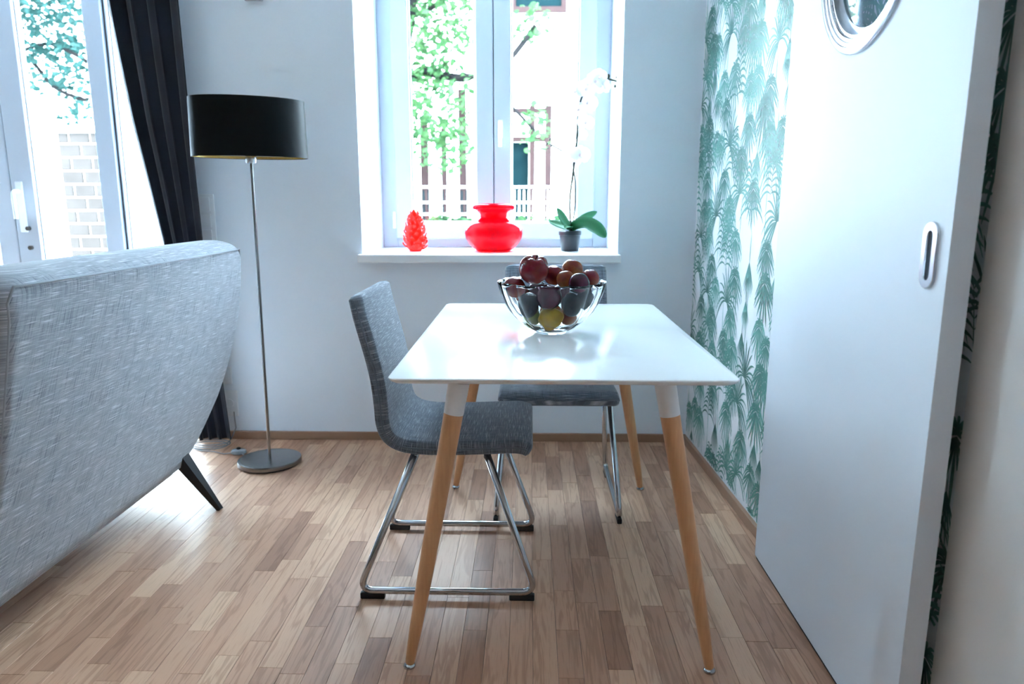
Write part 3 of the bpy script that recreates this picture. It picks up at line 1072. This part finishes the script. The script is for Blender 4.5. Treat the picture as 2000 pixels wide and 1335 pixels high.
def fruit_geo(c, r, kind, seed, sz=1.0, rotx=0, rotz=0):
    n, m = 24, 16
    V, F = [], []
    M = Matrix.Rotation(rotz, 3, 'Z') @ Matrix.Rotation(rotx, 3, 'X')
    for i in range(m + 1):
        th = PI * i / m
        for k in range(n):
            a = 2 * PI * k / n
            d = Vector((math.sin(th) * math.cos(a), math.sin(th) * math.sin(a), math.cos(th)))
            q = 1 + .03 * noise.noise(d * 1.6 + Vector((seed * 3.1, 0, 0)))
            if kind == 'apple':
                q *= 1 - .34 * math.exp(-(th / .34) ** 2) - .16 * math.exp(-((PI - th) / .34) ** 2)
                q *= 1 + .055 * math.cos(5 * a) * math.exp(-((th - .75) / .45) ** 2)
            elif kind == 'peach':
                q *= 1 - .10 * math.exp(-(th / .3) ** 2)
                q *= 1 - .045 * math.exp(-((math.atan2(math.sin(a), math.cos(a))) / .22) ** 2)
            elif kind == 'lemon':
                q *= 1 + .14 * math.exp(-(th / .3) ** 2) + .10 * math.exp(-((PI - th) / .3) ** 2)
            p = Vector((d.x * r * q, d.y * r * q, d.z * r * q * sz))
            V.append(tuple(Vector(c) + M @ p))
    for i in range(m):
        for k in range(n):
            l = (k + 1) % n
            F.append((i * n + k, (i + 1) * n + k, (i + 1) * n + l, i * n + l))
    return (V, F)
FR = [
    ('apple', 'large dark red apple crowning the fruit heap', 'apple', (.012, 2.128, .944), .045, 'apple', 'apple_red', 1.0, .35, .4),
    ('nectarine', 'red nectarine at the left rim of the bowl', 'nectarine', (-.046, 2.132, .889), .034, 'peach', 'nectarine_red', .98, .2, 1.1),
    ('plum', 'large purple plum at the front middle of the bowl', 'plum', (.053, 2.076, .868), .038, 'peach', 'plum_purple', .98, .3, 1.5),
    ('nectarine', 'red nectarine in the heap just right of the top apple', 'nectarine', (.072, 2.170, .922), .031, 'peach', 'nectarine_red', .98, .2, .3),
    ('peach', 'orange peach highest on the right of the heap', 'peach', (.130, 2.208, .935), .034, 'peach', 'peach_orange', .96, .2, 2.0),
    ('peach', 'orange peach half hidden behind the dark nectarine at right', 'peach', (.106, 2.128, .914), .028, 'peach', 'peach_orange', .98, .1, 4.0),
    ('nectarine', 'dark red nectarine at the front right of the heap', 'nectarine', (.143, 2.082, .908), .0315, 'peach', 'plum_purple', .97, .3, 3.4),
    ('nectarine', 'red nectarine at the right rim of the bowl', 'nectarine', (.182, 2.160, .914), .029, 'peach', 'nectarine_red', .97, .2, .0),
    ('plum', 'blue-black oval plum at the left inside the bowl', 'plum', (-.005, 2.088, .842), .0300, 'peach', 'plum_blue', 1.28, .25, .0),
    ('plum', 'blue-black oval plum at the right inside the bowl', 'plum', (.120, 2.080, .846), .0310, 'peach', 'plum_blue', 1.16, .1, .0),
    ('plum', 'dark plum against the far right side of the glass', 'plum', (.172, 2.138, .852), .0285, 'peach', 'plum_blue', 1.20, .2, .0),
    ('lemon', 'yellow lemon at the bottom of the glass bowl', 'lemon', (.060, 2.094, .803), .0325, 'lemon', 'lemon_yellow', 1.12, R(78), R(75)),
    ('pear', 'small green pear at the bottom left of the bowl', 'pear', (.004, 2.130, .796), .0265, 'peach', 'pear_green', 1.05, .3, .0),
    ('apricot', 'orange apricot at the bottom right of the bowl', 'apricot', (.116, 2.126, .800), .0280, 'peach', 'peach_orange', 1.0, .4, .0),
    ('peach', 'peach buried at the back bottom of the bowl', 'peach', (.063, 2.180, .803), .033, 'peach', 'peach_orange', 1.0, .4, .0),
    ('plum', 'purple plum buried under the top apple', 'plum', (.025, 2.195, .868), .034, 'peach', 'plum_purple', 1.0, .4, .0),
    ('plum', 'purple plum buried at the back right of the bowl', 'plum', (.100, 2.200, .862), .032, 'peach', 'plum_purple', 1.0, .4, .0),
    ('nectarine', 'red nectarine at the back left inside the bowl', 'nectarine', (-.036, 2.205, .868), .030, 'peach', 'nectarine_red', 1.0, .4, .0),
]
for i, (nm, lb, cat, c, r, kd, mt, sz, rx, rz) in enumerate(FR):
    base = (c[0], c[1], c[2] - r * sz)
    if nm in ('apple', 'pear'):
        t = thing(nm, lb, cat, base, 'fruit in the glass bowl')
        obj('flesh', fruit_geo(c, r, kd, i, sz, rx, rz), mt, t, smooth='all')
        M = Matrix.Rotation(rz, 3, 'Z') @ Matrix.Rotation(rx, 3, 'X')
        p = Vector(c) + M @ Vector((0, 0, r * sz * .62)); q = Vector(c) + M @ Vector((.004, 0, r * sz * 1.02))
        obj('stalk', tube([p, q], [.0012, .0018], 6), 'bark', t, smooth='all')
    else:
        tag(obj(nm, fruit_geo(c, r, kd, i, sz, rx, rz), mt, None, base, smooth='all'), lb, cat, 'fruit in the glass bowl')

# ------------------------------------------------------------------ things on the window sill
VX, VY, VZ = -.178, 3.545, .9003
vs = thing('red_vase', 'round-bellied glossy red glass vase on the window sill', 'vase', (VX, VY, VZ))
vo = [(.072, 0), (.082, .002), (.098, .012), (.120, .033), (.136, .060), (.1415, .085), (.138, .108), (.124, .130), (.100, .147), (.080, .156), (.072, .165), (.069, .176), (.071, .188), (.080, .196), (.100, .200), (.108, .208), (.107, .218), (.097, .226), (.080, .229)]
vi = [(.076, .224), (.090, .214), (.086, .204), (.066, .192), (.064, .176), (.067, .163), (.095, .143), (.120, .125), (.133, .106), (.136, .085), (.131, .062), (.115, .037), (.092, .017), (.06, .008), (.0001, .007)]
obj('vase_body', lathe(vo + vi, (VX, VY, VZ), 64), 'vase_red', vs, smooth='all')

PX, PY = -.562, 3.530
pcn = thing('pinecone_ornament', 'small orange-red glass pinecone ornament on the window sill', 'ornament', (PX, PY, VZ))
core = [(.038, 0), (.056, .014), (.062, .055), (.056, .105), (.040, .150), (.018, .180), (.003, .190)]
obj('core', lathe([(r * .72, z) for r, z in core], (PX, PY, VZ), 20), 'cone_red', pcn, smooth='all')
# one scale: a small cupped shell pointing outwards (+X)
sv, sf_ = [], []
for i in range(5):
    for k in range(7):
        u = i / 4; w = (k / 6 - .5) * 2
        x_ = .024 * u
        y_ = .0135 * w * math.sin(PI * (u * .62 + .2))
        z_ = .012 * u * u + .006 * (1 - w * w) * u - .004 * u
        sv.append((x_, y_, z_))
for i in range(4):
    for k in range(6):
        a = i * 7 + k
        sf_.append((a, a + 7, a + 8, a + 1))
smesh = bpy.data.meshes.new('scale'); smesh.from_pydata(sv, [], sf_)
for p in smesh.polygons: p.use_smooth = True
smesh.materials.append(MATS['cone_red'])
ns = 62
for i in range(ns):
    t = i / (ns - 1)
    z = .010 + .168 * t
    r = lerp_tab([(z_, r_) for r_, z_ in core], z) * .72
    a = i * 2.39996
    o = bpy.data.objects.new('scale', smesh); COL.objects.link(o)
    o.parent = pcn
    s_ = 1.25 - .45 * t
    o.location = (r * .85 * math.cos(a), r * .85 * math.sin(a), z)
    o.rotation_euler = (0, R(-10 - 48 * t), a)
    o.scale = (s_, s_, s_)
    md = o.modifiers.new('solid', 'SOLIDIFY'); md.thickness = .003

# orchid
OX, OY = .195, 3.550
PXM = .00264
def op(u, v, dy=0):
    return Vector((OX + (u - 1112) * PXM, OY + dy, VZ + (489.5 - v) * PXM))
oc = thing('potted_orchid', 'white orchid with green leaves in a black pot on the window sill', 'plant', (OX, OY, VZ))
obj('pot', lathe([(.041, 0), (.043, .002), (.051, .076), (.055, .078), (.056, .096), (.053, .097), (.051, .084), (.049, .078), (.0001, .076)], (OX, OY, VZ), 32), 'pot_black', oc, smooth=True)
def leaf_geo(P, w, curl=.25):
    """a strap leaf along P, widest in its outer half, folded along the midrib"""
    P = [Vector(p) for p in P]
    Q = []
    for i in range(len(P) - 1):
        p0, p1, p2, p3 = P[max(i - 1, 0)], P[i], P[i + 1], P[min(i + 2, len(P) - 1)]
        for k in range(5):
            t = k / 5
            Q.append(.5 * ((2 * p1) + (p2 - p0) * t + (2 * p0 - 5 * p1 + 4 * p2 - p3) * t * t + (3 * p1 - p0 - 3 * p2 + p3) * t ** 3))
    Q.append(P[-1])
    V, F = [], []
    m = len(Q)
    for i in range(m):
        tg = (Q[min(i + 1, m - 1)] - Q[max(i - 1, 0)]).normalized()
        side = tg.cross(Vector((0, 0, 1))) * .55 + tg.cross(Vector((0, -1, .25))) * -.85 * (1 if tg.x > 0 else -1)
        side = (side - tg * side.dot(tg)).normalized()
        # blend with the view-depth axis so the blade has a visible breadth
        up = side.cross(tg).normalized()
        t = i / (m - 1)
        ww = w * max(.02, math.sin(PI * min(1, t * .90 + .085)) ** .7)
        for k in range(5):
            q = (k - 2) / 2
            V.append(tuple(Q[i] + side * ww * q + up * ww * curl * abs(q)))
    for i in range(m - 1):
        for k in range(4):
            a = i * 5 + k
            F.append((a, a + 1, a + 6, a + 5))
    return (V, F)
for (P, w, cu) in (
        ([op(1112, 450), op(1098, 432, -.03), op(1086, 411, -.06)], .026, .35),
        ([op(1110, 450), op(1092, 442, .04), op(1073, 435, .06)], .022, .3),
        ([op(1116, 450), op(1138, 432, .03), op(1163, 418, .05)], .024, .25),
        ([op(1114, 449), op(1134, 440, -.05), op(1158, 448, -.10), op(1174, 462, -.12)], .036, .5),
        ([op(1114, 450), op(1122, 444, .07), op(1136, 440, .13)], .026, .3),
        ([op(1110, 450), op(1108, 444, -.05), op(1100, 446, -.10)], .020, .3)):
    obj('leaf', leaf_geo(P, w, cu), 'orchid_leaf', oc, smooth='all', solid=.0018)
def smoothpath(P, n=6):
    P = [Vector(p) for p in P]; Q = []
    for i in range(len(P) - 1):
        p0, p1, p2, p3 = P[max(i - 1, 0)], P[i], P[i + 1], P[min(i + 2, len(P) - 1)]
        for k in range(n):
            t = k / n
            Q.append(.5 * ((2 * p1) + (p2 - p0) * t + (2 * p0 - 5 * p1 + 4 * p2 - p3) * t * t + (3 * p1 - p0 - 3 * p2 + p3) * t ** 3))
    Q.append(P[-1]); return Q
st1 = smoothpath([op(1114, 452), op(1111, 400, .01), op(1116, 345), op(1122, 290), op(1123, 250), op(1130, 215), op(1148, 193), op(1172, 186), op(1196, 191)])
st2 = smoothpath([op(1116, 452, .01), op(1121, 400, .02), op(1118, 345, .01), op(1108, 318, .03), op(1090, 305, .04), op(1074, 296, .05)])
obj('flower_stem', tube(st1, .0048, 8), 'stem_green', oc, smooth='all')
obj('flower_stem', tube(st2, .0040, 8), 'stem_green', oc, smooth='all')
obj('stake', tube([op(1115, 452, .005), op(1117, 340, .005)], .0020, 6), 'stake', oc, smooth='all')
obj('stem_clip', tube([op(1116.5, 352, .004), op(1117.5, 336, .004)], .0055, 8), 'stake', oc, smooth='all')
def flower(c, yaw, pitch, s):
    V, F = [], []
    M = Matrix.Rotation(yaw, 3, 'Z') @ Matrix.Rotation(pitch, 3, 'X')
    for k, (ang, L, w) in enumerate(((90, .030, .014), (210, .028, .013), (330, .028, .013), (20, .031, .021), (160, .031, .021))):
        b0 = len(V)
        a = R(ang)
        for i in range(6):
            u = i / 5
            for j in range(5):
                q = (j - 2) / 2
                ww = w * math.sin(PI * min(1, .08 + .86 * u)) ** .6 * q
                x_ = math.cos(a) * L * u - math.sin(a) * ww
                z_ = math.sin(a) * L * u + math.cos(a) * ww
                y_ = -.006 * u * u + .004 * abs(q) * u + (.002 if k < 3 else 0)
                V.append(tuple(Vector(c) + M @ (Vector((x_, y_, z_)) * s)))
        for i in range(5):
            for j in range(4):
                t = b0 + i * 5 + j
                F.append((t, t + 1, t + 6, t + 5))
    o = obj('flower', (V, F), 'petal_white', oc, smooth='all', solid=.0009)
    e = [(0.0001, -.012), (.004, -.011), (.0055, -.006), (.004, 0), (.0001, .001)]
    g = lathe(e, (0, 0, 0), 10)
    g = ([tuple(Vector(c) + M @ (Vector((v[0], v[2], v[1])) * s)) for v in g[0]], g[1])
    obj('lip', g, 'petal_eye', o, smooth='all')
random.seed(3)
for (u, v, s) in ((1128, 318, 1.15), (1112, 312, 1.05), (1136, 262, 1.05), (1122, 240, 1.1), (1140, 228, 1.15), (1116, 208, 1.0), (1136, 204, 1.15), (1152, 192, 1.15), (1166, 200, 1.0), (1158, 184, 1.0), (1120, 222, .9), (1128, 282, .8), (1118, 328, .9)):
    flower(op(u, v, random.uniform(-.03, .01)), R(random.uniform(-35, 35)), R(random.uniform(-20, 15)), s * 1.38)
for (u, v, s) in ((1176, 181, .009), (1188, 198, .0075), (1197, 184, .006), (1199, 193, .005), (1190, 183, .005), (1074, 288, .0065), (1069, 296, .005), (1076, 300, .005), (1070, 304, .0045)):
    c = op(u, v, .03 if u < 1100 else 0)
    obj('bud', lathe([(.0001, -1.25 * s), (.6 * s, -.85 * s), (s * .95, 0), (.7 * s, .7 * s), (.0001, 1.3 * s)], c, 10), 'stem_green', oc, smooth='all')

# ------------------------------------------------------------------ outdoors
struct(obj('ground', box(-14, 12, WT, 22, -.45, -.22), 'paving'), 'pale paved yard outside the windows')
random.seed(21)
def foliage(blobs, n, size):
    V, F = [], []
    for _ in range(n):
        b = random.choices(blobs, [q[3] * q[4] * q[5] for q in blobs])[0]
        while True:
            d = Vector((random.uniform(-1, 1), random.uniform(-1, 1), random.uniform(-1, 1)))
            if d.length <= 1: break
        c = Vector((b[0] + d.x * b[3], b[1] + d.y * b[4], b[2] + d.z * b[5]))
        q = Matrix.Rotation(random.uniform(0, 2 * PI), 3, 'Z') @ Matrix.Rotation(random.uniform(-1.2, 1.2), 3, 'X') @ Matrix.Rotation(random.uniform(0, 6), 3, 'Z')
        L = size * random.uniform(.6, 1.2); w = L * .36
        k = len(V)
        for p in ((-L / 2, 0, 0), (-L * .12, w, .01), (L * .22, w * .8, .012), (L / 2, 0, -.012), (L * .22, -w * .8, .012), (-L * .12, -w, .01)):
            V.append(tuple(c + q @ Vector(p)))
        F.append((k, k + 1, k + 2, k + 3, k + 4, k + 5))
    return (V, F)
# tree straight behind the window
tr = thing('garden_tree', 'light green leafy tree outside the middle window', 'tree', (-1.5, 8.4, -.22))
obj('foliage', foliage([(-1.25, 8.3, 3.2, .75, .6, .8, 1), (-1.05, 8.2, 2.2, .55, .5, .45, 1), (-.95, 8.2, 1.75, .38, .4, .35, 1), (-1.5, 8.4, 4.0, 1.0, .8, .6, 1), (.05, 8.3, 1.95, .20, .3, .3, 1), (.0, 8.3, 3.0, .28, .3, .22, 1)], 4200, .095), 'leaf_spring', tr)
obj('trunk', tube(smoothpath([(-1.75, 8.6, -.22), (-1.72, 8.55, 1.2), (-1.6, 8.5, 2.2), (-1.35, 8.4, 3.2), (-1.3, 8.4, 4.3)]), .09, 10), 'bark', tr, smooth='all')
obj('branch', tube(smoothpath([(-1.62, 8.5, 2.2), (-1.25, 8.4, 2.55), (-1.0, 8.35, 2.50), (-.70, 8.3, 2.47), (-.3, 8.3, 2.6), (.05, 8.3, 3.0)]), [.05] * 12 + [.045] * 7 + [.03] * 12, 8), 'bark', tr, smooth='all')
obj('branch', tube(smoothpath([(-1.36, 8.4, 3.1), (-.95, 8.3, 3.3), (-.85, 8.2, 3.9)]), .025, 8), 'bark', tr, smooth='all')
obj('branch', tube(smoothpath([(-.6, 8.3, 2.5), (-.25, 8.3, 2.2), (.05, 8.3, 1.9)]), .018, 8), 'bark', tr, smooth='all')
# tree seen through the balcony door
t2 = thing('garden_tree', 'blue-green leafy tree seen through the balcony door', 'tree', (-6.2, 8.4, -.22))
obj('foliage', foliage([(-5.5, 8.2, 3.15, .75, .6, .55, 1), (-5.2, 8.1, 2.6, .45, .5, .35, 1), (-4.75, 8.0, 2.45, .28, .4, .45, 1), (-6.2, 8.4, 3.8, 1.2, .8, .7, 1), (-5.0, 8.0, 2.05, .18, .3, .12, 1)], 3600, .095), 'leaf_cool', t2)
obj('trunk', tube(smoothpath([(-6.9, 8.6, -.22), (-6.85, 8.6, 1.5), (-6.5, 8.5, 2.6), (-6.2, 8.4, 3.9)]), .10, 10), 'bark', t2, smooth='all')
obj('branch', tube(smoothpath([(-6.5, 8.5, 2.6), (-5.7, 8.3, 2.75), (-5.2, 8.1, 2.35), (-4.8, 8.0, 2.2)]), .022, 8), 'bark', t2, smooth='all')
obj('branch', tube(smoothpath([(-5.7, 8.3, 2.75), (-5.2, 8.1, 2.8), (-4.75, 8.0, 2.6)]), .02, 8), 'bark', t2, smooth='all')
# low hedge plants behind the fence
for (x0, lab) in ((-.95, 'low green shrub behind the fence left of the window mullion'), (.05, 'low green shrub behind the fence right of the window mullion')):
    h = thing('garden_shrub', lab, 'shrub', (x0, 7.6, -.22))
    obj('foliage', foliage([(x0, 7.6, .85, .40, .25, .14, 1), (x0, 7.6, .5, .38, .25, .30, 1)], 260, .12), 'leaf_hedge', h)
    obj('stem', tube([(x0, 7.6, -.22), (x0 + .03, 7.6, .6)], .02, 6), 'bark', h)
# neighbour house with brown timber frames
hs = thing('neighbour_house', 'bright white house across the yard with brown window frames', 'building', (-1, 14, -.22))
obj('facade', box(-13, 11, 13.0, 13.5, -.22, 6.0), 'facade_white', hs)
for (x0, x1, z0, z1) in ((-.35, .60, 4.25, 5.6), (.90, 1.6, 4.3, 5.6)):
    w_ = obj('window', frame_rect(x0, x1, z0, z1, .09, 12.93, 13.0), 'brown_frame', hs)
    obj('pane', box(x0 + .08, x1 - .08, 12.96, 12.99, z0 + .08, z1 - .08), 'teal_dark', w_)
pg = thing('timber_veranda', 'reddish brown timber veranda posts beyond the garden fence', 'veranda', (-.55, 9.2, -.22))
YP = 9.0
for xx, zt, w in ((-1.30, 2.1, .045), (-1.06, 2.0, .03), (-.83, 2.45, .045), (.02, 2.26, .035), (.215, 2.26, .04)):
    obj('post', box(xx - w, xx + w, YP, YP + .09, -.22, zt), 'brown_frame', pg)
for (a, b, z, h) in ((-.30, .255, 1.90, .06), (-.30, .255, 2.23, .05)):
    obj('beam', box(a, b, YP + .01, YP + .08, z - h, z), 'brown_frame', pg)
obj('dark_panel', box(-.24, -.02, YP + .1, YP + .13, .9, 1.84), 'teal_dark', pg)
fn = thing('garden_fence', 'white railed garden fence with thin upright bars', 'fence', (-.5, 8.0, -.22))
YFN = 7.9
fx = 7.9 / 9.0
for zz in (1.284, 1.120, .995):
    obj('rail', box(-1.35, .35, YFN, YFN + .03, zz - .012, zz + .012), 'fence_white', fn)
xx = -1.16
while xx < .25:
    obj('bar', box(xx - .008, xx + .008, YFN + .035, YFN + .05, .30, 1.25), 'teal_dark' if xx < -.9 or (-.75 < xx < -.6) else 'fence_white', fn)
    xx += .052
for xx in (-1.35, .35):
    obj('post', box(xx - .03, xx + .03, YFN - .02, YFN + .05, -.22, 1.35), 'fence_white', fn)
# brick pier beyond the balcony door
bp_ = thing('brick_pier', 'pale brick garden pier seen through the balcony door', 'pier', (-3.95, 6.6, -.22))
obj('mortar_core', box(-4.14, -3.78, 6.42, 6.80, -.22, 1.72), 'mortar', bp_)
z = -.21
row = 0
while z < 1.66:
    h = .115
    cuts = (-4.15, -3.95, -3.77) if row % 2 else (-4.15, -4.05, -3.86, -3.77)
    for a, b in zip(cuts, cuts[1:]):
        obj('brick', box(a + .007, b - .007, 6.405, 6.50, z + .007, z + h - .007), 'pale_brick', bp_, bevel=.006, seg=1)
    z += h; row += 1
obj('capstone', box(-4.19, -3.73, 6.38, 6.84, 1.72, 1.78), 'mortar', bp_, bevel=.01)
